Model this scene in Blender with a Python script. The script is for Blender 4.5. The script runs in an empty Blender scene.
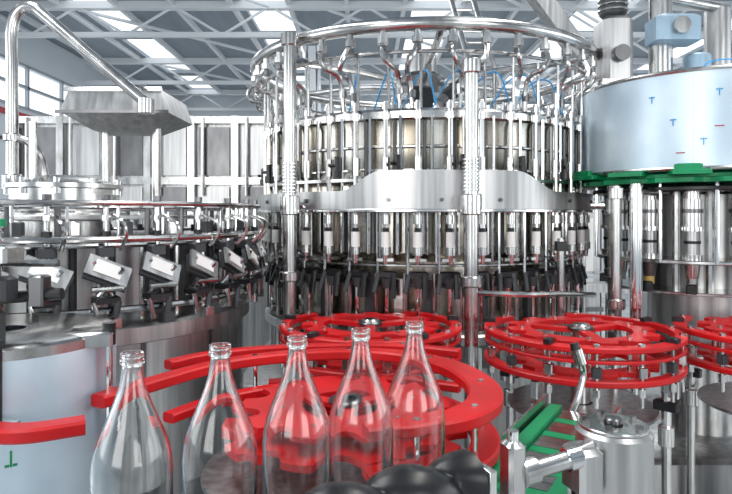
import bpy, math, random
from mathutils import Vector, Matrix
random.seed(4)
pi=math.pi; H=1.7
sc=bpy.context.scene
try: sc.view_settings.view_transform='Standard'
except Exception: pass

# ------------------------------------------------ materials
def mat(name,col,metal=0.,rough=.5,trans=0.,ior=1.45,var=0.,scale=(1,1,1),rvar=0.,col2=None,bump=0.,coat=0.,lo=.35,hi=.65):
    m=bpy.data.materials.new(name); m.use_nodes=True
    nt=m.node_tree; b=nt.nodes['Principled BSDF']
    b.inputs['Base Color'].default_value=(*col,1)
    b.inputs['Metallic'].default_value=metal
    b.inputs['Roughness'].default_value=rough
    b.inputs['IOR'].default_value=ior
    b.inputs['Transmission Weight'].default_value=trans
    if coat: b.inputs['Coat Weight'].default_value=coat
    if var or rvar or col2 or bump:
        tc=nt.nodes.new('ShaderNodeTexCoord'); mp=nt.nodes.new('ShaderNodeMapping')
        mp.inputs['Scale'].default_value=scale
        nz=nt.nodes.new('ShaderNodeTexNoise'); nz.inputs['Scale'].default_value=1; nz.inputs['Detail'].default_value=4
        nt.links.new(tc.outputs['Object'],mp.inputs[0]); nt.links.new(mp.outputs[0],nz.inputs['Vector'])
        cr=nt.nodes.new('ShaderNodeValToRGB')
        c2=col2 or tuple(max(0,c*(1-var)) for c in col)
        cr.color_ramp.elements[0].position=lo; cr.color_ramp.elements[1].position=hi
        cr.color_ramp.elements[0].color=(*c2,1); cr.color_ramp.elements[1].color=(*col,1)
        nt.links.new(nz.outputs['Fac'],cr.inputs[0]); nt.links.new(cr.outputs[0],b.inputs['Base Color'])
        if rvar:
            mr=nt.nodes.new('ShaderNodeMapRange'); mr.inputs[3].default_value=max(0.03,rough-rvar); mr.inputs[4].default_value=rough+rvar
            nt.links.new(nz.outputs['Fac'],mr.inputs[0]); nt.links.new(mr.outputs[0],b.inputs['Roughness'])
        if bump:
            bp=nt.nodes.new('ShaderNodeBump'); bp.inputs['Strength'].default_value=bump; bp.inputs['Distance'].default_value=.01
            nt.links.new(nz.outputs['Fac'],bp.inputs['Height']); nt.links.new(bp.outputs[0],b.inputs['Normal'])
    return m
STEEL=mat('polished_steel',(.66,.655,.645),1,.21,var=.35,scale=(12,12,4),rvar=.07)
BRUSH=mat('brushed_steel',(.56,.56,.56),1,.34,var=.35,scale=(30,30,1.2),rvar=.08)
DRUM=mat('drum_steel_painted_reflections',(.78,.74,.67),1,.24,col2=(.27,.235,.18),scale=(11,11,.5),rvar=.08,lo=.42,hi=.56)  # warm streaks paint golden reflections into the steel's base colour
DARKST=mat('dark_steel',(.20,.20,.205),1,.3,var=.3,scale=(9,9,3))
CHROME=mat('chrome',(.80,.80,.80),1,.10)
FILM=mat('film_wrapped_steel',(.64,.76,.84),.4,.38,col2=(.50,.62,.71),scale=(4,4,3),rvar=.06,coat=.15)
RED=mat('red_plastic',(.58,.004,.007),0,.42,var=.25,scale=(6,6,6))
GREEN=mat('green_plastic',(.0,.26,.095),0,.4,var=.2,scale=(8,8,8))
BLACK=mat('black_rubber',(.012,.012,.014),0,.32,var=.3,scale=(20,20,20))
WHITE=mat('white_plastic',(.82,.82,.80),0,.4,var=.05,scale=(8,8,8))
BLUE=mat('blue_hose',(.03,.28,.6),0,.3)
YEL=mat('amber_plastic',(.6,.42,.12),0,.35)
WALL=mat('wall_paint',(.64,.69,.73),0,.7,var=.06,scale=(.6,.6,.6))
CEIL=mat('roof_sheet',(.29,.34,.39),0,.6,var=.15,scale=(4,.3,1))
BEAM=mat('white_beam_paint',(.74,.77,.80),0,.5,var=.05,scale=(2,2,2))
FLOORM=mat('epoxy_floor',(.50,.52,.53),0,.25,col2=(.36,.38,.39),scale=(2.5,2.5,1),rvar=.08)
FRAME=mat('window_frame',(.34,.38,.42),.3,.4)
WRED=mat('red_stripe_paint',(.40,.04,.05),0,.5)
GLASS=mat('clear_glass',(.975,.985,.98),0,.015,trans=1,ior=1.48)
GRAPH=mat('dark_grey_paint',(.05,.053,.058),.2,.4)
MOTOR=mat('blue_grey_paint',(.30,.42,.52),.3,.4,var=.2,scale=(6,6,6))

# ------------------------------------------------ mesh builder
class B:
    def __init__(s): s.v=[];s.f=[];s.m=[];s.mats=[]
    def mi(s,m):
        if m not in s.mats: s.mats.append(m)
        return s.mats.index(m)
    def add(s,vs,fs,m):
        o=len(s.v); i=s.mi(m)
        s.v+= [tuple(p) for p in vs]
        for f in fs: s.f.append([a+o for a in f]); s.m.append(i)
    def lathe(s,c,prof,m,n=48,a0=0,a1=2*pi):
        full=abs(a1-a0-2*pi)<1e-6; k=n if full else n+1; vs=[];fs=[]
        for i in range(k):
            a=a0+(a1-a0)*i/n
            for r,z in prof: vs.append((c[0]+r*math.cos(a),c[1]+r*math.sin(a),z))
        L=len(prof)
        for i in range(n):
            j=(i+1)%k
            for t in range(L-1): fs.append([i*L+t,j*L+t,j*L+t+1,i*L+t+1])
        s.add(vs,fs,m)
    def vcyl(s,c,r,z0,z1,m,n=24,ch=0.):
        if ch: s.lathe(c,[(1e-4,z0),(r-ch,z0),(r,z0+ch),(r,z1-ch),(r-ch,z1),(1e-4,z1)],m,n)
        else: s.lathe(c,[(1e-4,z0),(r,z0),(r,z1),(1e-4,z1)],m,n)
    def tube(s,pts,r,m,n=8,closed=False,r2=None):
        P=[Vector(p) for p in pts]; k=len(P); vs=[];fs=[]
        up=None
        for i,p in enumerate(P):
            if closed: t=(P[(i+1)%k]-P[i-1])
            else: t=P[min(i+1,k-1)]-P[max(i-1,0)]
            t.normalize()
            if up is None:
                up=Vector((0,0,1)) if abs(t.z)<.9 else Vector((1,0,0))
            x=up-t*up.dot(t)
            if x.length<1e-5: x=t.orthogonal()
            x.normalize(); up=x; y=t.cross(x)
            rr=r if r2 is None else r+(r2-r)*i/(k-1)
            for j in range(n):
                a=2*pi*j/n; vs.append(p+x*rr*math.cos(a)+y*rr*math.sin(a))
        for i in range(k if closed else k-1):
            q=(i+1)%k
            for j in range(n): fs.append([i*n+j,i*n+(j+1)%n,q*n+(j+1)%n,q*n+j])
        if not closed: fs.append(list(range(n))[::-1]); fs.append([(k-1)*n+j for j in range(n)])
        s.add(vs,fs,m)
    def cyl(s,p,q,r,m,n=10,r2=None): s.tube([p,q],r,m,n,r2=r2)
    def torus(s,c,R,r,m,n=72,k=10,a0=0,a1=2*pi):
        full=abs(a1-a0-2*pi)<1e-6
        pts=[(c[0]+R*math.cos(a0+(a1-a0)*i/n),c[1]+R*math.sin(a0+(a1-a0)*i/n),c[2]) for i in range(n if full else n+1)]
        s.tube(pts,r,m,k,closed=full)
    def box(s,c,d,m,rz=0.,rot=None,ch=0.):
        R=rot if rot is not None else Matrix.Rotation(rz,3,'Z')
        x,y,z=d[0]/2,d[1]/2,d[2]/2; c=Vector(c)
        if ch<=0:
            vs=[c+R@Vector((a*x,b*y,e*z)) for a in(-1,1) for b in(-1,1) for e in(-1,1)]
            s.add(vs,[[0,1,3,2],[4,6,7,5],[0,4,5,1],[2,3,7,6],[0,2,6,4],[1,5,7,3]],m)
        else:
            out=[(-x+ch,-y),(x-ch,-y),(x,-y+ch),(x,y-ch),(x-ch,y),(-x+ch,y),(-x,y-ch),(-x,-y+ch)]
            vs=[];fs=[]
            for zz,sh in((-z,1),(z-ch,1),(z,(min(x,y)-ch)/min(x,y))):
                for a,b in out: vs.append(c+R@Vector((a*sh,b*sh,zz)))
            for L in range(2):
                for i in range(8):
                    j=(i+1)%8; fs.append([L*8+i,L*8+j,L*8+8+j,L*8+8+i])
            fs.append(list(range(8))[::-1]); fs.append([16+i for i in range(8)])
            s.add(vs,fs,m)
    def band(s,pts,w,h,m,w2=None):
        P=[Vector((p[0],p[1],0)) for p in pts]; k=len(P); vs=[];fs=[]
        z=pts[0][2]
        e=h*.18
        for i in range(k):
            t=P[min(i+1,k-1)]-P[max(i-1,0)]; t.normalize(); nrm=Vector((-t.y,t.x,0))
            ww=w if w2 is None else w+(w2-w)*math.sin(pi*min(1,max(0,(i/(k-1)-.35)/.65)))
            for a,b in((-ww/2+e,z-h/2),(ww/2-e,z-h/2),(ww/2,z-h/2+e),(ww/2,z+h/2-e),(ww/2-e,z+h/2),(-ww/2+e,z+h/2),(-ww/2,z+h/2-e),(-ww/2,z-h/2+e)):
                q=P[i]+nrm*a; vs.append((q.x,q.y,b))
        for i in range(k-1):
            for j in range(8): fs.append([i*8+j,i*8+(j+1)%8,i*8+8+(j+1)%8,i*8+8+j])
        fs.append(list(range(8))[::-1]); fs.append([(k-1)*8+j for j in range(8)])
        s.add(vs,fs,m)
    def annulus(s,c,z0,z1,r0,r1,m,a0=0,a1=2*pi,n=64):
        e=(z1-z0)*.2
        full=abs(a1-a0-2*pi)<1e-6
        s.lathe(c,[(r0,z0),(r1-e,z0),(r1,z0+e),(r1,z1-e),(r1-e,z1),(r0,z1),(r0,z0)],m,n,a0,a1)
        if not full:
            for a in(a0,a1):
                d=(math.cos(a),math.sin(a))
                s.add([(c[0]+d[0]*r,c[1]+d[1]*r,z) for r,z in((r0,z0),(r1,z0),(r1,z1),(r0,z1))],[[0,1,2,3]],m)
    def star(s,c,z0,z1,R,npk,pr,m,ph=0,Ri=None):
        # scalloped wheel; with Ri an open ring with three spokes
        n=npk*14; vs=[];fs=[]
        if Ri is None: Ri=.002
        for i in range(n):
            a=2*pi*i/n; t=((a*npk/(2*pi)))%1-.5
            d=abs(t)*2*pi*R/npk
            r=R-(math.sqrt(max(0,pr*pr-d*d))*1.1 if d<pr else 0)
            ca,sa=math.cos(a+ph),math.sin(a+ph)
            vs+=[(c[0]+r*ca,c[1]+r*sa,z0),(c[0]+r*ca,c[1]+r*sa,z1),(c[0]+Ri*ca,c[1]+Ri*sa,z1),(c[0]+Ri*ca,c[1]+Ri*sa,z0)]
        for i in range(n):
            j=(i+1)%n
            for q in range(4): fs.append([i*4+q,j*4+q,j*4+(q+1)%4,i*4+(q+1)%4])
        s.add(vs,fs,m)
        if Ri>.01:
            for k in range(3):
                a=ph+.5+k*2*pi/3; s.box((c[0]+Ri*.5*math.cos(a),c[1]+Ri*.5*math.sin(a),(z0+z1)/2),(Ri*1.04,.045,(z1-z0)*.9),m,rz=a)
    def done(s,name,ang=35):
        me=bpy.data.meshes.new(name); me.from_pydata([tuple(p) for p in s.v],[],s.f); me.update()
        for m in s.mats: me.materials.append(m)
        me.polygons.foreach_set('material_index',s.m)
        me.polygons.foreach_set('use_smooth',[True]*len(me.polygons))
        import bmesh
        bm=bmesh.new(); bm.from_mesh(me); bmesh.ops.recalc_face_normals(bm,faces=bm.faces); bm.to_mesh(me); bm.free()
        me.set_sharp_from_angle(angle=math.radians(ang))
        o=bpy.data.objects.new(name,me); sc.collection.objects.link(o); return o

def cr(pts,n=8):
    P=[Vector(p) for p in pts]; P=[P[0]*2-P[1]]+P+[P[-1]*2-P[-2]]; out=[]
    for i in range(1,len(P)-2):
        a,b,c,d=P[i-1:i+3]
        for k in range(n):
            t=k/n; out.append(.5*((2*b)+(c-a)*t+(2*a-5*b+4*c-d)*t*t+(3*b-a-3*c+d)*t**3))
    out.append(P[-2]); return out
def pol(c,R,a,z): return (c[0]+R*math.cos(a),c[1]+R*math.sin(a),z)

# ------------------------------------------------ room shell
X0,X1,Y0,Y1=-8.,10.,-6.,22.
b=B(); b.box(((X0+X1)/2,(Y0+Y1)/2,-.05),(X1-X0+.4,Y1-Y0+.4,.1),FLOORM); b.done('floor')
EZ=6.1
def wall_open(name,axis,pos,a0,a1,z1,opens,th=.2):
    b=B()
    xs=sorted(set([a0,a1]+[o[0] for o in opens]+[o[1] for o in opens]))
    for i in range(len(xs)-1):
        l,r=xs[i],xs[i+1]; mid=(l+r)/2
        hs=[(o[2],o[3]) for o in opens if o[0]<=mid<=o[1]]
        segs=[];z=0
        for h0,h1 in sorted(hs): segs.append((z,h0)); z=h1
        segs.append((z,z1))
        for s0,s1 in segs:
            if s1-s0<.01: continue
            c=(mid,pos,(s0+s1)/2) if axis=='x' else (pos,mid,(s0+s1)/2)
            d=(r-l,th,s1-s0) if axis=='x' else (th,r-l,s1-s0)
            b.box(c,d,WALL)
    return b.done(name)
wn=0
def window(axis,pos,a0,a1,z0,z1,nx,nz):
    global wn; wn+=1
    b=B()
    for i in range(nx+1):
        a=a0+(a1-a0)*i/nx
        c=(a,pos,(z0+z1)/2) if axis=='x' else (pos,a,(z0+z1)/2)
        d=(.07,.08,z1-z0) if axis=='x' else (.08,.07,z1-z0); b.box(c,d,FRAME)
    for i in range(nz+1):
        z=z0+(z1-z0)*i/nz
        c=((a0+a1)/2,pos,z) if axis=='x' else (pos,(a0+a1)/2,z)
        d=(a1-a0,.08,.07) if axis=='x' else (.08,a1-a0,.07); b.box(c,d,FRAME)
    b.done('window_%d'%wn)
back=[(-6.5,-3.0,4.5,5.2),(-1.2,3.4,3.0,5.8),(4.2,9.2,3.0,5.8)]
wall_open('wall_back','x',Y1+.1,X0,X1,EZ,back)
for o in back: window('x',Y1+.02,*o,max(2,int((o[1]-o[0])/1.1)),3)
left=[(-4,1,1,4.5),(3,8,1.,4.5),(11,19,4.2,5.2)]
wall_open('wall_left','y',X0-.1,Y0,Y1,EZ,left)
for o in left: window('y',X0-.02,*o,5,2)
right=[(-4,1,1,4.5),(3,8,1.,4.5),(10,19,1.2,4.8)]
wall_open('wall_right','y',X1+.1,Y0,Y1,EZ,right)
for o in right: window('y',X1+.02,*o,5,2)
front=[(-6,-1,1,4.8),(2,8,1,4.8)]
wall_open('wall_front','x',Y0-.1,X0,X1,EZ,front)
for o in front: window('x',Y0-.02,*o,4,2)
# ceiling with skylight strips
b=B(); xs=[X0-.2,-6.2,-5.2,-2.6,-1.6,1.0,2.0,4.6,5.6,8.0,9.0,X1+.2]
for i in range(0,len(xs)-1,2): b.box(((xs[i]+xs[i+1])/2,(Y0+Y1)/2,EZ+.1),(xs[i+1]-xs[i],Y1-Y0+.4,.1),CEIL)
for i in range(1,len(xs)-1,2):
    for (ya,yb) in((Y0-.2,0),(4,6),(10,11.2),(14.8,15.2),(18.8,19.2),(21.5,Y1+.2)): b.box(((xs[i]+xs[i+1])/2,(ya+yb)/2,EZ+.1),(xs[i+1]-xs[i],yb-ya,.1),CEIL)
b.done('ceiling')
# roof trusses
b=B()
for y in (8,12.5,17,21.3):
    b.box(((X0+X1)/2,y,EZ-.04),(X1-X0,.16,.16),BEAM)
    b.box(((X0+X1)/2,y,EZ-.65),(X1-X0,.10,.10),BEAM)
    k=18
    for i in range(k):
        xa=X0+(X1-X0)*i/k; xb=X0+(X1-X0)*(i+1)/k
        za,zb=(EZ-.65,EZ-.05) if i%2 else (EZ-.05,EZ-.65)
        b.cyl((xa,y,za),(xb,y,zb),.03,BEAM,6)
for x in [X0+1.2*i+.4 for i in range(15)]:
    b.box((x,15,EZ+.0),(.09,14,.12),BEAM)
for x in (-6,-.8,4.4):
    for y0 in (8,12.5,17):
        b.cyl((x,y0,EZ-.12),(x+4,y0+4.3,EZ-.12),.04,BEAM,6)
b.done('roof_truss')
b=B()
for x,y in((-1.15,13.0),(4.9,13),(-7.6,11.5),(-7.6,18.5),(9.6,11.5)):
    b.box((x,y,EZ/2-.4),(.16,.45,EZ-.8),BEAM); b.box((x-.14,y,EZ/2-.4),(.03,.45,EZ-.8),BEAM); b.box((x+.14,y,EZ/2-.4),(.03,.45,EZ-.8),BEAM)
    b.box((x,y,.04),(.5,.6,.08),BEAM)
b.done('steel_column')
b=B(); b.box((-4.7,Y1-.03,4.15),(5.5,.05,.22),WRED); b.box((-4.7,Y1-.03,3.85),(5.5,.05,.08),GRAPH); b.done('trim_1')
b=B(); b.box((X0+.03,15,4.0),(.05,13,.12),WRED);b.box((X0+.03,15,3.4),(.05,13,.06),GRAPH); b.done('trim_2')
b=B(); b.box(((X0+X1)/2,Y1-.02,.08),(X1-X0-.1,.03,.16),GRAPH); b.done('baseboard_back')

# ------------------------------------------------ bottle filler carousel
C=(.37,4.0)
b=B()
RZ=H+.93
b.torus((C[0],C[1],RZ),1.09,.034,STEEL,96,14)
b.torus((C[0],C[1],RZ-.12),1.04,.010,STEEL,96,8)
# lid + drum
b.lathe(C,[(1e-3,2.42),(.25,2.40),(.28,2.30),(.93,2.245),(.985,2.24),(1.0,2.225),(1.0,2.19),(.965,2.185)],STEEL,96)
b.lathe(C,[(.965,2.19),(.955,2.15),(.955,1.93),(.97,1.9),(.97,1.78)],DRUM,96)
for z in (2.19,2.05,1.93): b.torus((C[0],C[1],z),.965,.008,STEEL,96,6)
b.lathe(C,[(1.03,1.87),(1.03,1.885),(.96,1.885)],STEEL,96)
# skirt plate with raised centre bump
n=180; vs=[];fs=[]
for i in range(n+1):
    a=2*pi*i/n
    d=((math.degrees(a)+90+180)%360)-180
    def ss(x): x=max(0,min(1,x)); return x*x*(3-2*x)
    bump=ss((d+28)/12)*ss((36-d)/15)
    zt=1.822+.10*bump
    zb=1.725-.012*bump
    for r,z in((1.055,zb),(1.07,zb),(1.07,zt),(1.055,zt),(1.055,zb)): vs.append(pol(C,r,a,z))
for i in range(n):
    for t in range(4): fs.append([i*5+t,(i+1)*5+t,(i+1)*5+t+1,i*5+t+1])
b.add(vs,fs,BRUSH)
b.lathe(C,[(.7,1.74),(1.06,1.74)],BRUSH,96)
b.torus((C[0],C[1],1.722),1.07,.009,CHROME,96,6)
for dd in(-40,-14,0,16,42,60,-62):
    a=math.radians(-90+dd); b.cyl(pol(C,1.068,a,1.775),pol(C,1.08,a,1.775),.010,DARKST,8)
NH=40
for i in range(NH):
    a=2*pi*(i+.3)/NH; p=lambda R,z,da=0: pol(C,R,a+da,z)
    # goose neck from manifold ring
    b.cyl(p(1.09,RZ+.02),p(1.09,RZ-.075),.017,STEEL,10)
    b.cyl(p(1.09,RZ-.06),p(1.09,RZ-.09),.027,STEEL,10)
    b.cyl(p(1.09,RZ-.10),p(1.09,RZ-.125),.02,DARKST,10)
    if i%2==0:
        b.tube(cr([p(1.09,RZ-.08),p(1.10,RZ-.14),p(1.08,RZ-.18,.02),p(1.03,RZ-.21,.055),p(1.0,RZ-.26,.06),p(.98,2.24,.06)],6),.013,STEEL,8)
        b.cyl(p(.985,2.36,.06),p(.985,2.31,.06),.022,STEEL,10)
    else:
        b.tube(cr([p(1.09,RZ-.08),p(1.13,RZ-.15,-.015),p(1.12,RZ-.20,-.04),p(1.05,RZ-.215,-.05),p(1.0,RZ-.26,-.04),p(.98,2.24,-.03)],6),.013,STEEL,8)
        b.cyl(p(.985,2.33,-.03),p(.985,2.29,-.03),.020,DARKST,10)
    b.cyl(p(1.03,RZ-.13,.015),p(1.03,2.23,.015),.008,STEEL,8)
    b.cyl(p(1.02,2.23,0),p(1.02,2.26,0),.022,STEEL,10)
    # vertical guide rods beside the drum
    b.cyl(p(1.025,2.27,0),p(1.025,1.74,0),.013,STEEL,10)
    b.cyl(p(1.01,2.2,.07),p(1.01,1.76,.07),.0085,CHROME,8)
    b.cyl(p(1.02,1.99,.0),p(1.02,1.90,.0),.021,STEEL,12)
    b.cyl(p(1.02,2.215,0),p(1.02,2.18,0),.02,CHROME,12)
    b.cyl(p(.975,2.18,.035),p(.975,1.9,.035),.010,DARKST,8)
    if i%2==0:
        b.cyl(p(1.04,2.0,.06),p(1.04,1.93,.06),.016,BLACK,10)
        b.cyl(p(1.04,1.93,.06),p(1.04,1.89,.06),.024,BLACK,10)
        b.cyl(p(1.03,1.955,.06),p(1.075,1.955,.03),.009,BLACK,8)
    # lower valve
    b.cyl(p(1.03,1.74),p(1.03,1.47),.014,STEEL,10)
    b.cyl(p(1.03,1.70),p(1.03,1.655),.024,STEEL,12)
    b.cyl(p(.98,1.74,.05),p(.98,1.50,.05),.009,CHROME,8)
    b.cyl(p(1.0,1.74,-.05),p(1.0,1.38,-.05),.007,CHROME,8)
    b.cyl(p(.95,1.74,.10),p(.95,1.46,.10),.013,STEEL,8)
    b.cyl(p(.90,1.72,.03),p(.90,1.5,.03),.018,STEEL if i%2 else GRAPH,8)
    b.cyl(p(1.03,1.615),p(1.03,1.54),.023,WHITE,12)
    b.cyl(p(1.03,1.635),p(1.03,1.615),.017,BLACK,10)
    b.cyl(p(1.03,1.54),p(1.03,1.50),.027,STEEL,12)
    b.cyl(p(1.03,1.50),p(1.03,1.455),.018,CHROME,12,r2=.012)
    b.box(p(1.01,1.475,.0),(.06,.085,.014),STEEL,rz=a)
    # bottle neck cups and lift
    b.box(p(.98,1.40),(.05,.11,.03),BLACK,rz=a,ch=.006)
    b.cyl(p(1.0,1.40,.035),p(1.02,1.28,.035),.015,BLACK,8)
    b.cyl(p(1.0,1.40,-.045),p(1.03,1.31,-.06),.012,GRAPH,8)
    b.cyl(p(1.01,1.38,.0),p(1.01,1.12,.0),.010,CHROME,8)
    b.cyl(p(.96,1.40,-.07),p(.96,1.10,-.07),.012,STEEL,8)
    b.box(p(.93,1.26,.05),(.03,.045,.22),GRAPH if i%2 else STEEL,rz=a+.05)
    b.cyl(p(1.0,1.38),p(1.0,1.33),.03,GRAPH,10,r2=.02)
    b.cyl(p(.97,1.12),p(.97,.85),.024,STEEL,10)
    b.cyl(p(.97,1.15),p(.97,1.12),.045,GRAPH if i%2 else STEEL,14)
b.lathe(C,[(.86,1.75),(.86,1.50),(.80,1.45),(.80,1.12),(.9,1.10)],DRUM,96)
b.torus((C[0],C[1],1.44),.93,.008,STEEL,96,6)
b.torus((C[0],C[1],1.34),.92,.012,DARKST,96,6)
b.lathe(C,[(.5,1.1),(1.02,1.1),(1.03,1.09),(1.03,1.05),(1.0,1.04),(.9,.9),(.9,.72)],BRUSH,96)
# posts on the front
for (x,y,r,z1) in((-.393,3.1,.034,2.62),(.50,2.85,.034,2.42),(1.36,3.3,.03,2.3),(-.62,4.7,.034,2.5),(1.35,4.72,.034,2.5)):
    b.vcyl((x,y),r,.1,z1,STEEL,18,.006)
    b.vcyl((x,y),r*1.5,1.70,1.80,STEEL,18,.006)
    for z in [1.82+.018*k for k in range(9)]: b.torus((x,y,z),r*1.05,.006,CHROME,16,6)
    b.vcyl((x,y),r*1.6,1.36,1.41,STEEL,18,.006); b.vcyl((x,y),r*1.35,z1-.05,z1+.02,STEEL,18,.006)
    b.vcyl((x,y),r*1.7,.12,.2,BRUSH,18,.006)
    d=Vector((C[0]-x,C[1]-y,0)).normalized()
    b.cyl((x,y,1.75),(x+d.x*.12,y+d.y*.12,1.75),.018,STEEL,8)
    b.cyl((x,y,z1-.1),(x+d.x*.12,y+d.y*.12,z1-.1),.014,STEEL,8)
b.vcyl((1.0,3.08),.018,.3,1.58,STEEL,14,.004); b.box((1.0,3.08,1.54),(.05,.05,.05),BLACK)
b.tube(cr([(.52,2.86,1.33),(.75,2.86,1.32),(1.0,3.04,1.30),(1.2,3.15,1.28)],6),.014,STEEL)
# hub, distributor and radial pipes
b.vcyl(C,.16,2.38,2.62,DARKST,32,.02); b.vcyl(C,.10,2.62,2.78,STEEL,32,.02); b.vcyl(C,.2,2.44,2.48,STEEL,32)
for i in range(6):
    a=2*pi*(i+.5)/6
    b.tube(cr([pol(C,.12,a,2.56),pol(C,.5,a,2.60),pol(C,.9,a,2.60),pol(C,1.09,a,RZ)],5),.02,STEEL,10)
    b.cyl(pol(C,.5,a,2.3),pol(C,.5,a,2.6),.012,STEEL,8)
b.cyl((.40,3.25,2.30),(.62,3.3,2.52),.03,DARKST,12); b.cyl((.44,3.26,2.34),(.5,3.27,2.4),.042,BLACK,12)
b.box((.3,3.25,2.33),(.12,.1,.12),BLACK,ch=.01)
for k in range(7):
    a=-pi/2+(-.62+.2*k)
    b.tube(cr([pol(C,.8,a,2.27),pol(C,.86,a+.1,2.42),pol(C,.95,a+.16,2.43),pol(C,1.0,a+.2,2.25)],7),.0045,BLUE,6)
# chassis
b.box((.37,4.35,.46),(2.3,1.9,.52),BRUSH,ch=.03)
for k in range(5): b.box((-.6+.48*k,3.395,.46),(.012,.012,.46),DARKST)
b.box((.37,4.35,.16),(2.1,1.7,.1),GRAPH)
for x in(-.6,.37,1.34):
    for y in(3.6,5.1): b.vcyl((x,y),.05,0,.14,DARKST,14)
b.done('bottle_filler_carousel')

# ------------------------------------------------ starwheel guide assemblies
ZU,ZL=H-.50,H-.625
def wheel(name,c,R,a0,a1,npk=12):
    b=B()
    for z in(ZU,ZL):
        b.annulus(c,z-.012,z+.012,R-.045,R,RED,a0,a1,56)
        b.star(c,z-.01,z+.010,R-.10,npk,.042,RED,Ri=R-.20)
    b.annulus(c,ZU-.05,ZU-.038,R-.03,R-.002,RED,a0+.1,a1-.1,56)
    k=13
    for i in range(k):
        a=a0+.12+(a1-a0-.24)*i/(k-1)
        b.cyl(pol(c,R-.02,a,ZL-.09),pol(c,R-.02,a,ZU+.02),.008,STEEL,10)
        b.cyl(pol(c,R-.02,a,ZU+.012),pol(c,R-.02,a,ZU+.022),.013,STEEL,8)
        b.cyl(pol(c,R-.02,a,ZL-.02),pol(c,R-.02,a,ZL-.05),.014,STEEL,8)
        b.box(pol(c,R-.02,a,(ZU+ZL)/2-.02),(.03,.035,.04),GRAPH if i%2 else STEEL,rz=a,ch=.004)
        if i%3==1:
            b.box(pol(c,R-.02,a,ZU+.022),(.05,.03,.02),BLACK,rz=a,ch=.004)
    for i in range(9):
        a=2*pi*i/9+.3; b.cyl(pol(c,R-.16,a,ZL-.03),pol(c,R-.16,a,ZU+.02),.009,STEEL,8)
    b.vcyl(c,.055,ZU+.002,ZU+.018,DARKST,28,.004); b.vcyl(c,.04,ZL-.2,ZU+.03,STEEL,24,.008)
    b.vcyl(c,.09,.0,ZL-.2,BRUSH,28,.01); b.vcyl(c,.16,0,.06,DARKST,28,.01)
    b.annulus(c,ZL-.20,ZL-.185,.05,R-.1,BRUSH)
    for i in range(4):
        a=pi/4+i*pi/2
        b.cyl(pol(c,R-.06,a,.0),pol(c,R-.06,a,ZL-.07),.018,STEEL,10)
        b.vcyl(pol(c,R-.06,a,0),.04,0,.03,DARKST,14); b.vcyl(pol(c,R-.06,a,0),.03,ZL-.28,ZL-.2,STEEL,14,.004)
        b.box(pol(c,R-.06,a,ZL-.12),(.09,.04,.04),BLACK if i%2 else STEEL,rz=a,ch=.005)
        b.box(pol(c,R-.04,a,ZL-.05),(.06,.03,.07),STEEL,rz=a,ch=.004)
    return b.done(name)
wheel('starwheel_guide_assembly',(.02,2.72),.41,-pi*1.25,pi*.35)
wheel('starwheel_guide_assembly',(.93,2.60),.41,-pi*1.3,pi*.45)
wheel('starwheel_guide_assembly',(1.80,2.60),.42,-pi*1.3,pi*.4)

# front curved bottle guide
def path(pts,z,n=8): return [(p.x,p.y,z) for p in cr([(x,y,0) for x,y in pts],n)]
main=[(-.72,1.61),(-.63,1.78),(-.48,2.0),(-.28,2.12),(-.06,2.165),(.14,2.11),(.28,1.95),(.335,1.75),(.31,1.58),(.23,1.47),(.12,1.41),(.0,1.37)]
rear=[(-.66,2.0),(-.56,2.12),(-.36,2.22),(-.1,2.265),(.14,2.255),(.34,2.17)]
b=B()
b.band(path(main,ZU),.055,.034,RED,w2=.095)
b.band(path(main[2:],ZL),.055,.03,RED,w2=.08)
b.band(path(rear,ZU),.045,.03,RED); b.band(path(rear[2:],ZL),.045,.03,RED)
b.band(path([(-.56,1.70),(-.46,1.86),(-.30,1.98),(-.12,2.03),(.05,1.99),(.18,1.86)],ZL+.05),.045,.028,RED)
for q in (main[2:],rear[2:]):
    pp=path(q,0,4)
    for i in range(2,len(pp)-1,6):
        x,y,_=pp[i]
        b.cyl((x,y,ZL-.12),(x,y,ZU+.012),.008,CHROME,10); b.cyl((x,y,ZU+.015),(x,y,ZU+.020),.010,STEEL,8)
        b.cyl((x,y,ZL-.02),(x,y,ZL-.05),.018,STEEL,8)
cc=(-.06,1.74)
b.star(cc,ZL-.005,ZL+.02,.35,10,.055,RED,Ri=.12); b.star(cc,ZU-.06,ZU-.045,.30,10,.05,RED,Ri=.12)
b.vcyl(cc,.05,ZU-.045,ZU-.03,DARKST,28,.005); b.vcyl(cc,.035,ZL-.3,ZU-.03,STEEL,24,.008)
b.vcyl(cc,.07,0,ZL-.3,BRUSH,24,.008); b.vcyl(cc,.14,0,.05,DARKST)
b.annulus((-.06,1.74),ZL-.14,ZL-.12,.03,.42,BRUSH)
for i in range(6): b.cyl(pol(cc,.2,i*pi/3+.2,ZL),pol(cc,.2,i*pi/3+.2,ZU-.04),.008,CHROME,8)
b.done('red_bottle_guide_rail')

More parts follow.
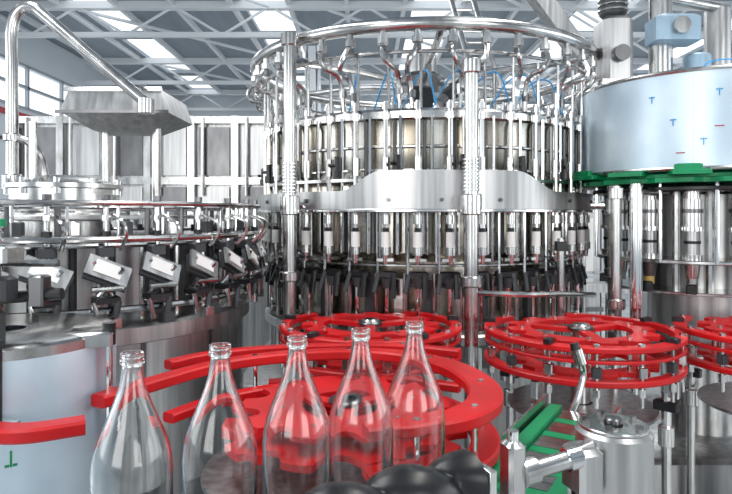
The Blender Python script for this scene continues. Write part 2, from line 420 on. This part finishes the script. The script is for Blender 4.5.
# ------------------------------------------------ glass bottles on conveyor
BZ=1.055
def bottle():
    s=.0625
    o=[(1e-4,.006),(.03,.004),(.054,0),(.0605,.006),(s,.02),(s,.235),(.061,.255),(.056,.278),(.047,.302),(.036,.328),(.0265,.352),(.0205,.372),(.0172,.392),(.016,.402),(.016,.406),(.019,.408),(.019,.414),(.017,.416),(.017,.418),(.0185,.419),(.0185,.4245),(.017,.4255)]
    i=[(.0135,.4255),(.0125,.42),(.0125,.402),(.0142,.392),(.0172,.372),(.0232,.352),(.033,.328),(.0435,.302),(.0525,.278),(.0575,.255),(.059,.235),(.059,.026),(.05,.014),(.02,.018),(1e-4,.02)]
    return o+i
BP=[(-.374,.96),(-.248,1.02),(-.125,1.09),(-.010,1.16),(.10,1.235)]
me=None
for (x,y) in BP:
    if me is None:
        b=B(); b.lathe((0,0),bottle(),GLASS,56); o=b.done('glass_bottle',60); me=o.data
    else:
        o=bpy.data.objects.new('glass_bottle',me); sc.collection.objects.link(o)
    o.location=(x,y,BZ)

# conveyor under the bottles
b=B()
dirv=Vector((.474,.275,0)).normalized(); per=Vector((-dirv.y,dirv.x,0))
ang=math.atan2(dirv.y,dirv.x)
c0=Vector((-.137,1.09,0))
b.box((c0.x-.1,c0.y-.06,BZ-.010),(.95,.15,.018),BRUSH,rz=ang)
b.box((c0.x-.1,c0.y-.06,BZ-.08),(.95,.17,.11),BRUSH,rz=ang)
for k in(-.38,.22):
    q=c0+dirv*k+Vector((-.1,-.06,0)); b.vcyl((q.x,q.y),.03,0,BZ-.1,STEEL,14,.004); b.vcyl((q.x,q.y),.06,0,.03,DARKST,14)
b.done('bottle_infeed_conveyor')
b=B()
pA=Vector((.36,1.42,0)); pB=Vector((.72,2.0,0)); d=(pB-pA); L=d.length; d.normalize(); an=math.atan2(d.y,d.x); mid=(pA+pB)/2; pe=Vector((-d.y,d.x,0))
zc=H-.66
b.box((mid.x,mid.y,zc-.05),(L,.21,.08),BRUSH,rz=an)
for s_ in(-1,1):
    q=mid+pe*s_*.085; b.box((q.x,q.y,zc+.0),(L,.04,.03),GREEN,rz=an)
    q=mid+pe*s_*.118; b.box((q.x,q.y,zc+.01),(L,.008,.07),STEEL,rz=an)
for k in range(15):
    q=pA+d*(L*(k+.5)/15); b.box((q.x,q.y,zc-.004),(L/15-.004,.12,.01),GREEN if k%3==0 else STEEL,rz=an)
for k in(.15,.85):
    q=pA+d*L*k; b.vcyl((q.x,q.y),.025,0,zc-.09,STEEL,14); b.vcyl((q.x,q.y),.05,0,.03,DARKST,14)
b.done('green_rail_conveyor')

# infeed timing screw
b=B()
sa=c0-dirv*.36+Vector((.062,-.107,0)); LS=.68; pitch=.138; zs=H-.505; vs=[];fs=[]; ns=110; nt_=32
x_=dirv; y_=per; z_=Vector((0,0,1))
for i in range(ns+1):
    t=i/ns*LS
    for j in range(nt_):
        a=2*pi*j/nt_; q=(t/pitch*2*pi-a)
        r=.030+.028*(abs(math.cos(q/2-1.9))**.7)
        if i in(0,ns): r=.02
        vs.append(sa+x_*t+y_*r*math.cos(a)+z_*(zs+r*math.sin(a)))
for i in range(ns):
    for j in range(nt_): fs.append([i*nt_+j,i*nt_+(j+1)%nt_,(i+1)*nt_+(j+1)%nt_,(i+1)*nt_+j])
fs.append(list(range(nt_))); fs.append([ns*nt_+j for j in range(nt_)])
b.add(vs,fs,BLACK)
e0=sa-x_*.08+z_*zs; e1=sa+x_*(LS+.025)+z_*zs
b.cyl(e0,e1,.014,STEEL,14)
for e in(e0,e1):
    b.box((e.x,e.y,e.z-.03),(.02,.07,.11),STEEL,rz=ang,ch=.004); b.vcyl((e.x,e.y),.015,0,e.z-.08,STEEL,12)
b.done('infeed_timing_screw',60)

# steel clamp bracket, front right
b=B()
cb=(.555,1.345); zt=H-.475
b.vcyl(cb,.082,0.9,zt,BRUSH,40,.008)
b.vcyl(cb,.05,0,.9,BRUSH,24); b.vcyl(cb,.12,0,.04,DARKST,24)
b.annulus(cb,zt,zt+.008,.03,.074,STEEL)
for i in range(5): 
    p=pol(cb,.058,i*2*pi/5+.4,0); b.vcyl(p,.009,zt+.006,zt+.018,DARKST,6)
b.vcyl(cb,.02,zt,zt+.022,DARKST,16,.004)
b.tube([(.32,1.22,H-.525),(.42,1.26,H-.515),(.54,1.33,H-.50)],.019,STEEL,18)
b.cyl((.315,1.218,H-.525),(.345,1.23,H-.522),.028,STEEL,20); b.cyl((.42,1.26,H-.515),(.45,1.27,H-.512),.024,CHROME,20)
b.box((.465,1.29,H-.54),(.06,.08,.09),BRUSH,rz=.3,ch=.01)
b.box((.30,1.225,H-.55),(.04,.05,.18),STEEL,rz=.3,ch=.008); b.vcyl((.30,1.225),.022,0,H-.62,STEEL,16)
b.cyl((.30,1.225,H-.46),(.30,1.225,H-.44),.012,CHROME,14); b.vcyl((.30,1.225),.05,0,.03,DARKST)
b.done('rail_clamp_bracket')
b=B()
b.tube(cr([(.735,2.05,H-.50),(.745,2.06,H-.55),(.72,2.04,H-.62),(.68,2.03,H-.70)],6),.012,STEEL,10)
b.cyl((.735,2.05,H-.51),(.72,2.055,H-.46),.02,STEEL,12); b.cyl((.72,2.055,H-.47),(.715,2.06,H-.44),.016,BLACK,12)
b.cyl((.68,2.04,H-.68),(.68,2.04,0),.018,STEEL,12); b.vcyl((.68,2.04),.05,0,.03,DARKST)
b.done('guide_adjusting_handle')

# ------------------------------------------------ capper on the right
K=(1.9,3.42)
b=B()
b.lathe(K,[(.2,2.42),(.63,2.40),(.65,2.39),(.65,1.93),(.63,1.915),(.2,1.91)],FILM,96)
b.torus((K[0],K[1],2.395),.645,.012,STEEL,96,8); b.torus((K[0],K[1],1.925),.648,.010,STEEL,96,8)
b.box(pol(K,.652,-2.1,2.15),(.006,.008,.42),BRUSH,rz=-2.1)
def mark(c,R,a,z,m,w=.012,h=.03):
    b.box(pol(c,R,a,z),(.002,w,h),m,rz=a)
for a,z in((-1.95,2.28),(-2.25,2.15),(-2.05,2.05),(-2.4,2.27)):
    mark(K,.652,a,z,BLUE,.005,.035); mark(K,.652,a-.014,z+.012,BLUE,.010,.006); mark(K,.652,a+.014,z+.012,BLUE,.010,.006)
for a,z in((-2.2,2.0),(-1.95,2.12)): mark(K,.652,a,z,WRED,.04,.005)
b.star(K,1.860,1.882,.66,14,.045,GREEN); b.annulus(K,1.882,1.905,.50,.62,GREEN)
b.annulus(K,1.82,1.845,.30,.57,BLACK)
for i in range(14):
    a=2*pi*i/14+.1; p=lambda R,z,da=0: pol(K,R,a+da,z)
    b.box(p(.64,1.905),(.14,.17,.022),GREEN,rz=a+.25,ch=.004)
    if i%2: b.box(p(.69,1.93),(.03,.12,.03),GREEN,rz=a+.25,ch=.004)
    b.cyl(p(.47,1.83),p(.47,1.78),.038,STEEL,16); b.cyl(p(.47,1.78),p(.47,1.64),.046,STEEL,18)
    b.cyl(p(.47,1.73),p(.47,1.71),.050,DARKST,18)
    b.cyl(p(.47,1.64),p(.47,1.62),.054,CHROME,18); b.cyl(p(.47,1.62),p(.47,1.50),.036,BRUSH,16)
    b.cyl(p(.47,1.57),p(.47,1.555),.040,BLACK,16)
    b.cyl(p(.47,1.50),p(.47,1.47),.05,STEEL,18); b.cyl(p(.47,1.47),p(.47,1.38),.04,STEEL if i%2 else DARKST,16,r2=.03)
    b.cyl(p(.47,1.38),p(.47,1.34),.026,YEL if i%4==0 else STEEL,14)
    b.cyl(p(.56,1.86,.2),p(.56,1.46,.2),.009,CHROME,8)
    b.cyl(p(.35,1.82,.2),p(.35,1.3,.2),.02,STEEL,8)
b.annulus(K,1.455,1.475,.2,.56,STEEL)
b.annulus(K,1.295,1.31,.25,.5,STEEL)
for i in range(14): b.box(pol(K,.50,2*pi*i/14+.1,1.33),(.06,.05,.05),BLACK,rz=2*pi*i/14+.1,ch=.006)
b.vcyl(K,.27,1.0,1.82,BRUSH,48,.01); b.vcyl(K,.2,.5,1.0,STEEL,48); b.vcyl(K,.34,.96,1.02,STEEL,48,.01)
for (dx,dy) in((-.62,-.35),(-.55,.45),(.6,-.4),(.6,.4)):
    b.vcyl((K[0]+dx,K[1]+dy),.026,.5,1.85,STEEL,18,.004); b.vcyl((K[0]+dx,K[1]+dy),.04,1.78,1.84,STEEL,18,.004)
    b.vcyl((K[0]+dx,K[1]+dy),.045,1.22,1.27,STEEL,18,.004)
b.vcyl((1.36,3.02),.030,.3,1.86,CHROME,18,.004); b.vcyl((1.36,3.02),.05,.3,.36,DARKST,18,.004)
b.cyl((1.36,3.02,1.82),(1.6,3.2,1.82),.02,STEEL,10)
b.box((1.9,3.45,.4),(1.6,1.1,.22),BRUSH,ch=.02); b.box((1.9,3.45,.22),(1.4,.9,.16),GRAPH)
for x in(1.3,2.5):
    for y in(3.1,3.8): b.vcyl((x,y),.05,0,.15,DARKST,14)
# drive head on top
b.vcyl((1.62,3.3),.06,2.40,3.0,STEEL,24,.01); b.vcyl((1.62,3.3),.09,2.40,2.46,STEEL,24,.01)
b.box((1.42,3.45,2.64),(.17,.2,.38),BRUSH,ch=.03); b.vcyl((1.42,3.45),.075,2.83,3.1,GRAPH,28,.02)
for k in range(7): b.torus((1.42,3.45,2.87+.03*k),.079,.006,STEEL,24,6)
b.box((1.42,3.45,2.43),(.22,.26,.05),STEEL); b.cyl((1.42,3.35,2.6),(1.42,3.31,2.6),.045,DARKST,18)
b.box((1.66,3.25,2.70),(.24,.16,.14),MOTOR,ch=.015); b.cyl((1.66,3.17,2.70),(1.66,3.14,2.70),.045,STEEL,16)
b.vcyl((1.82,3.3),.07,2.41,2.58,MOTOR,24,.01)
b.vcyl((2.05,3.5),.07,2.39,2.9,BRUSH,24,.01); b.cyl((1.62,3.3,2.9),(2.1,3.5,2.9),.03,STEEL,12)
b.cyl((1.95,3.2,2.40),(2.2,3.3,3.1),.02,STEEL,10)
b.tube(cr([(1.7,3.1,2.40),(1.75,3.05,2.48),(1.9,3.0,2.47),(2.0,3.1,2.41)],6),.004,BLUE,6)
b.done('bottle_capper_carousel')
# inclined cap chute
b=B()
pa=Vector((1.15,5.2,2.5)); pb=Vector((.95,6.0,3.9))
for dx in(-.11,.11): b.cyl(pa+Vector((dx,0,0)),pb+Vector((dx,0,0)),.026,BRUSH,10)
dv=(pb-pa)
for k in range(11):
    q=pa+dv*(k+.5)/11; b.cyl(q+Vector((-.11,0,0)),q+Vector((.11,0,0)),.01,STEEL,6)
pa=Vector((2.05,5.3,2.9)); pb=Vector((1.2,5.2,4.0))
rot=(pb-pa).to_track_quat('X','Z').to_matrix()
b.box((pa+pb)/2,((pb-pa).length,.14,.14),BRUSH,rot=rot)
b.vcyl((1.9,5.3),.04,0,3.15,STEEL,14,.004); b.vcyl((1.15,5.4),.04,0,2.9,STEEL,14,.004)
b.vcyl((1.9,5.3),.1,0,.04,DARKST); b.vcyl((1.15,5.4),.1,0,.04,DARKST)
b.cyl((1.15,5.4,2.5),(1.9,5.3,2.6),.02,STEEL,8)
b.done('cap_elevator_chute')

# ------------------------------------------------ rinser on the left
Rn=(-1.5,3.0)
b=B()
b.lathe(Rn,[(1e-3,H+.20),(.10,H+.195),(.24,H+.16),(.27,H+.15),(.27,H+.13),(.25,H+.125),(.25,H+.02),(.28,H+.01),(.28,H-.02),(.2,H-.03),(.2,H-.35)],STEEL,64)
for i in range(10): b.cyl(pol(Rn,.255,2*pi*i/10,H+.10),pol(Rn,.255,2*pi*i/10,H+.175),.014,CHROME,8)
b.annulus(Rn,H-.02,H+.0,.26,.62,BRUSH)
for z,R,r in((H+.045,.95,.010),(H+.03,.80,.008),(H-.09,.96,.012),(H-.115,.9,.010),(H-.36,.92,.014)): b.torus((Rn[0],Rn[1],z),R,r,STEEL,96,8)
b.annulus(Rn,H-.12,H-.10,.2,.84,BRUSH)
NR=30
for i in range(NR):
    a=2*pi*(i+.4)/NR; p=lambda R,z,da=0: pol(Rn,R,a+da,z)
    b.cyl(p(.26,H+.035),p(.95,H+.045),.006,STEEL,6)
    b.cyl(p(.93,H+.06),p(.93,H-.22),.010,CHROME,8)
    b.cyl(p(.93,H+.075),p(.93,H+.03),.017,DARKST,8)
    b.cyl(p(.86,H+.05,.07),p(.86,H-.12,.07),.007,CHROME,8)
    b.cyl(p(.80,H+.03,.03),p(.80,H-.10,.03),.012,DARKST,8)
    b.box(p(.88,H-.05,.10),(.04,.035,.05),GRAPH if i%2 else STEEL,rz=a+.1,ch=.004)
    b.tube(cr([p(.93,H+.0,.03),p(.99,H-.03,.05),p(.99,H-.08,.06),p(.95,H-.13,.05)],4),.007,STEEL,6)
    b.cyl(p(.93,H-.06),p(.93,H-.10),.018,BLACK,10)
    b.cyl(p(.93,H-.02),p(.93,H+.0),.018,STEEL,10)
    b.box(p(.92,H-.135),(.06,.06,.04),GRAPH,rz=a,ch=.006)
    rot=Matrix.Rotation(a,3,'Z')@Matrix.Rotation(math.radians(-24),3,'X')@Matrix.Rotation(math.radians(-20),3,'Y')
    b.box(p(.965,H-.205),(.012,.16,.075),BRUSH,rot=rot); b.box(p(.971,H-.200),(.008,.10,.048),WHITE,rot=rot)
    b.box(p(.948,H-.225),(.018,.16,.075),GRAPH,rot=rot)
    b.cyl(p(.98,H-.20,.05),p(.90,H-.33,-.04),.010,CHROME,8)
    b.cyl(p(.97,H-.17,-.05),p(.92,H-.36,.05),.008,STEEL,8)
    b.cyl(p(.99,H-.27,-.06),p(.99,H-.27,.05),.010,STEEL,8)
    b.box(p(.93,H-.315),(.08,.09,.025),BLACK,rz=a,ch=.004)
    b.cyl(p(.96,H-.32,.04),p(.96,H-.42,.02),.013,GRAPH,10)
    b.cyl(p(.96,H-.32,-.05),p(.96,H-.40,-.03),.010,STEEL,10)
    b.box(p(.95,H-.40,.03),(.05,.045,.04),STEEL if i%2 else GRAPH,rz=a,ch=.005)
    b.cyl(p(.80,H-.12),p(.80,H-.5),.012,STEEL,8)
    b.cyl(p(.70,H-.12,.1),p(.70,H-.5,.1),.016,GRAPH,8)
b.lathe(Rn,[(.2,H-.43),(.8,H-.42),(.88,H-.425),(.90,H-.44),(.90,H-.50),(.87,H-.51),(.87,.5),(.8,.45),(.1,.45)],BRUSH,96)
b.lathe(Rn,[(.62,H-.12),(.62,H-.43)],BRUSH,64)
for i in range(16):
    a=2*pi*i/16; b.box(pol(Rn,.872,a,.95),(.008,.02,.5),DARKST,rz=a)
b.vcyl(Rn,.7,.1,.46,GRAPH,48)
for i in range(6): b.vcyl(pol(Rn,.6,i*pi/3,0),.05,0,.12,DARKST,14)
# standing pipe with goose neck + brace pipe
px,py=-1.74,2.95
b.tube(cr([(px,py,H+.1),(px,py,H+.7),(px,py,H+.92),(px+.04,py,H+1.01),(px+.10,py,H+1.02),(px+.17,py,H+.97),(-1.35,py,H+.78),(-1.08,py,H+.55)],8),.028,STEEL,16)
b.vcyl((px,py),.045,H+.12,H+.2,STEEL,20,.006); b.vcyl((px,py),.04,H+.36,H+.40,STEEL,20,.006)
b.cyl((-1.08,py,H+.57),(-1.08,py,H+.50),.04,STEEL,14)
b.tube(cr([(-1.73,py,H+.38),(-1.66,py,H+.36),(-1.6,py,H+.28),(-1.57,py,H+.15)],6),.02,STEEL,10)
b.vcyl((-1.61,2.9),.018,H+.1,H+.45,CHROME,12)
b.done('bottle_rinser_carousel')
# hopper box with post
b=B()
x0,x1=-1.56,-1.13; y=3.35; z1=H+.66; z0=H+.54
vs=[(x0,y-.2,z1),(x1+.05,y-.2,z1),(x1+.05,y+.25,z1),(x0,y+.25,z1),(x0-.04,y-.22,z0),(x1+.09,y-.22,z0),(x1+.09,y+.25,z0),(x0-.04,y+.25,z0),(x0+.08,y-.1,z0-.08),(x1-.06,y-.1,z0-.08),(x1-.06,y+.15,z0-.08),(x0+.08,y+.15,z0-.08)]
b.add(vs,[[0,1,5,4],[1,2,6,5],[2,3,7,6],[3,0,4,7],[4,5,9,8],[5,6,10,9],[6,7,11,10],[7,4,8,11],[8,9,10,11]],BRUSH)
b.box(((x0+x1)/2+.02,y-.205,z1),(x1-x0+.08,.02,.02),CHROME); b.box(((x0+x1)/2+.02,y-.222,z0),(x1-x0+.16,.012,.016),DARKST); b.box(((x0+x1)/2+.02,y+.02,z1+.005),(x1-x0,.4,.012),BRUSH)
b.vcyl((-1.17,3.35),.025,H-.1,z0-.05,STEEL,16); b.vcyl((-1.17,3.35),.05,H-.1,H-.07,STEEL,16)
b.vcyl((-1.45,3.35),.02,H-.1,z0-.05,STEEL,16)
b.done('cap_hopper')

# film wrapped housing near left
F=(-1.03,1.72)
b=B()
b.lathe(F,[(.05,H-.325),(.275,H-.325),(.29,H-.335),(.29,H-.36)],STEEL,64)
b.lathe(F,[(.29,H-.36),(.29,.3),(.27,.28),(.05,.28)],FILM,64)
b.vcyl(F,.2,0,.3,GRAPH,32)
for a,z in((-1.25,H-.43),(-1.0,H-.60)):
    mark(F,.291,a,z,GREEN,.005,.04); mark(F,.291,a-.03,z-.016,GREEN,.010,.006); mark(F,.291,a+.03,z-.016,GREEN,.010,.006)
b.vcyl((F[0]+.06,F[1]-.16),.02,H-.33,H-.02,CHROME,14)
b.box((F[0]+.06,F[1]-.16,H-.10),(.12,.09,.045),STEEL,ch=.008); b.box((F[0]+.06,F[1]-.16,H-.19),(.10,.07,.06),GRAPH,ch=.008)
b.box((F[0]+.06,F[1]-.19,H-.29),(.07,.07,.09),GRAPH,ch=.008); b.vcyl((F[0]+.06,F[1]-.16),.03,H-.03,H-.01,GREEN,14)
b.cyl((F[0]-.2,F[1]-.12,H-.24),(F[0]+.22,F[1]-.12,H-.21),.016,BLACK,10)
for dx in(-.04,.16): b.box((F[0]+dx,F[1]-.12,H-.20),(.04,.05,.08),DARKST,ch=.005)
b.cyl((F[0]+.0,F[1]-.1,H-.13),(F[0]+.2,F[1]-.1,H-.13),.010,STEEL,8)
b.box((F[0]+.13,F[1]-.270,H-.40),(.035,.02,.20),BLACK,ch=.004)
b.band(path([(-.89,1.385),(-.78,1.375),(-.67,1.43)],H-.50),.06,.034,RED)
b.box((-.86,1.42,H-.505),(.05,.06,.02),STEEL)
b.box((F[0]+.265,F[1]-.05,H-.34),(.12,.1,.04),STEEL,rz=.3,ch=.006); b.cyl((F[0]+.315,F[1]-.05,H-.32),(F[0]+.315,F[1]-.05,H-.6),.010,CHROME,10)
b.cyl((F[0]+.315,F[1]-.05,H-.3),(F[0]+.315,F[1]-.05,H-.36),.018,BLACK,10)
b.done('film_wrapped_drum_housing')

# ------------------------------------------------ background plant
b=B()
x0,x1,y0=-3.6,-.9,6.2; hh=2.72
b.box(((x0+x1)/2,y0+.5,hh/2+.05),(x1-x0,.9,hh-.1),BRUSH)
for k in range(7):
    x=x0+(x1-x0)*k/6; b.box((x,y0,hh/2),(.07,.08,hh),STEEL)
for z in(.1,1.1,2.05,2.68): b.box(((x0+x1)/2,y0,z),(x1-x0,.07,.07),STEEL)
for k in range(6):
    x=x0+(x1-x0)*(k+.5)/6; b.box((x,y0+.02,1.58),(.32,.03,.82),DARKST if k%2 else BRUSH); b.box((x,y0+.03,2.36),(.32,.03,.5),BRUSH if k%2 else DARKST); b.box((x+.1,y0-.03,1.6),(.02,.03,.12),BLACK)
    b.cyl((x-.1,y0-.05,2.7),(x-.1,y0-.05,1.9),.018,STEEL,8)
b.done('stainless_machine_enclosure')
b=B()
for (x,y,w,h) in((1.9,7.2,1.6,1.9),(4.2,7.0,1.8,1.6)):
    b.box((x,y,h/2+.06),(w,.7,h-.12),BRUSH,ch=.03)
    for dx in(-.5,0,.5): b.box((x+dx*w*.6,y-.36,h*.65),(w*.26,.02,h*.45),WHITE if dx else STEEL); 
    b.box((x,y-.37,h*.33),(w,.03,.05),DARKST)
    for sx in(-1,1):
        for sy in(-1,1): b.vcyl((x+sx*w*.42,y+sy*.28),.04,0,.14,DARKST,12)
    b.vcyl((x+.2,y),.12,h-.02,h+.45,STEEL,24,.02); b.tube(cr([(x-.4,y,h-.02),(x-.4,y,h+.5),(x-.2,y,h+.7),(x+.3,y,h+.7)],6),.03,STEEL,10)
b.done('process_cabinet_row')
b=B()
for yy in(6.25,): 
    b.box((2.6,yy,.95),(4.2,.3,.08),BRUSH); b.box((2.6,yy-.2,1.08),(4.2,.02,.03),CHROME); b.box((2.6,yy+.2,1.08),(4.2,.02,.03),CHROME)
    for k in range(7): 
        b.box((.7+.63*k,yy-.16,.47),(.05,.05,.94),STEEL); b.box((.7+.63*k,yy+.16,.47),(.05,.05,.94),STEEL)
        b.cyl((.7+.63*k,yy-.2,.95),(.7+.63*k,yy-.2,1.1),.012,STEEL,8)
        b.cyl((.7+.63*k,yy+.2,.95),(.7+.63*k,yy+.2,1.1),.012,STEEL,8)
b.done('transfer_conveyor')

# ------------------------------------------------ lights
def area(name,loc,rot,sx,sy,p,col=(1,1,1)):
    l=bpy.data.lights.new(name,'AREA'); l.shape='RECTANGLE'; l.size=sx; l.size_y=sy; l.energy=p; l.color=col
    o=bpy.data.objects.new(name,l); o.location=loc; o.rotation_euler=rot; sc.collection.objects.link(o)
area('overhead_fill',(-2.2,1.5,5.6),(0,0,0),.8,5,165)  # overhead area lamps added as main fill, not actual hall fixtures
area('overhead_fill',(2.2,1.5,5.6),(0,0,0),.8,5,165,(1,.98,.95))
area('overhead_fill',(0,9,5.0),(0,0,0),8,.8,190)
area('overhead_fill',(0,16,5.0),(0,0,0),10,1.0,230)
area('window_daylight',(-7.7,2,2.8),(0,math.radians(-90),0),3.2,7,185,(.93,.97,1))
area('window_daylight',(9.7,2,2.8),(0,math.radians(90),0),3.2,7,185,(.95,.98,1))
area('window_daylight',(-3.5,-5.6,3.0),(math.radians(90),0,0),4,3.2,175,(1,.99,.97))
area('window_daylight',(5,-5.6,3.0),(math.radians(90),0,0),4,3.2,150,(1,.99,.97))
w=bpy.data.worlds.new('sky'); sc.world=w; w.use_nodes=True
bg=w.node_tree.nodes['Background']; bg.inputs[0].default_value=(.93,.97,1,1); bg.inputs[1].default_value=1.6

# ------------------------------------------------ camera
cam=bpy.data.cameras.new('camera'); co=bpy.data.objects.new('camera',cam); sc.collection.objects.link(co)
co.location=(0,0,H); co.rotation_euler=(math.radians(90),0,0)
cam.sensor_width=36; cam.lens=36*600/732; cam.shift_y=-32/732; cam.clip_start=.05
sc.camera=co
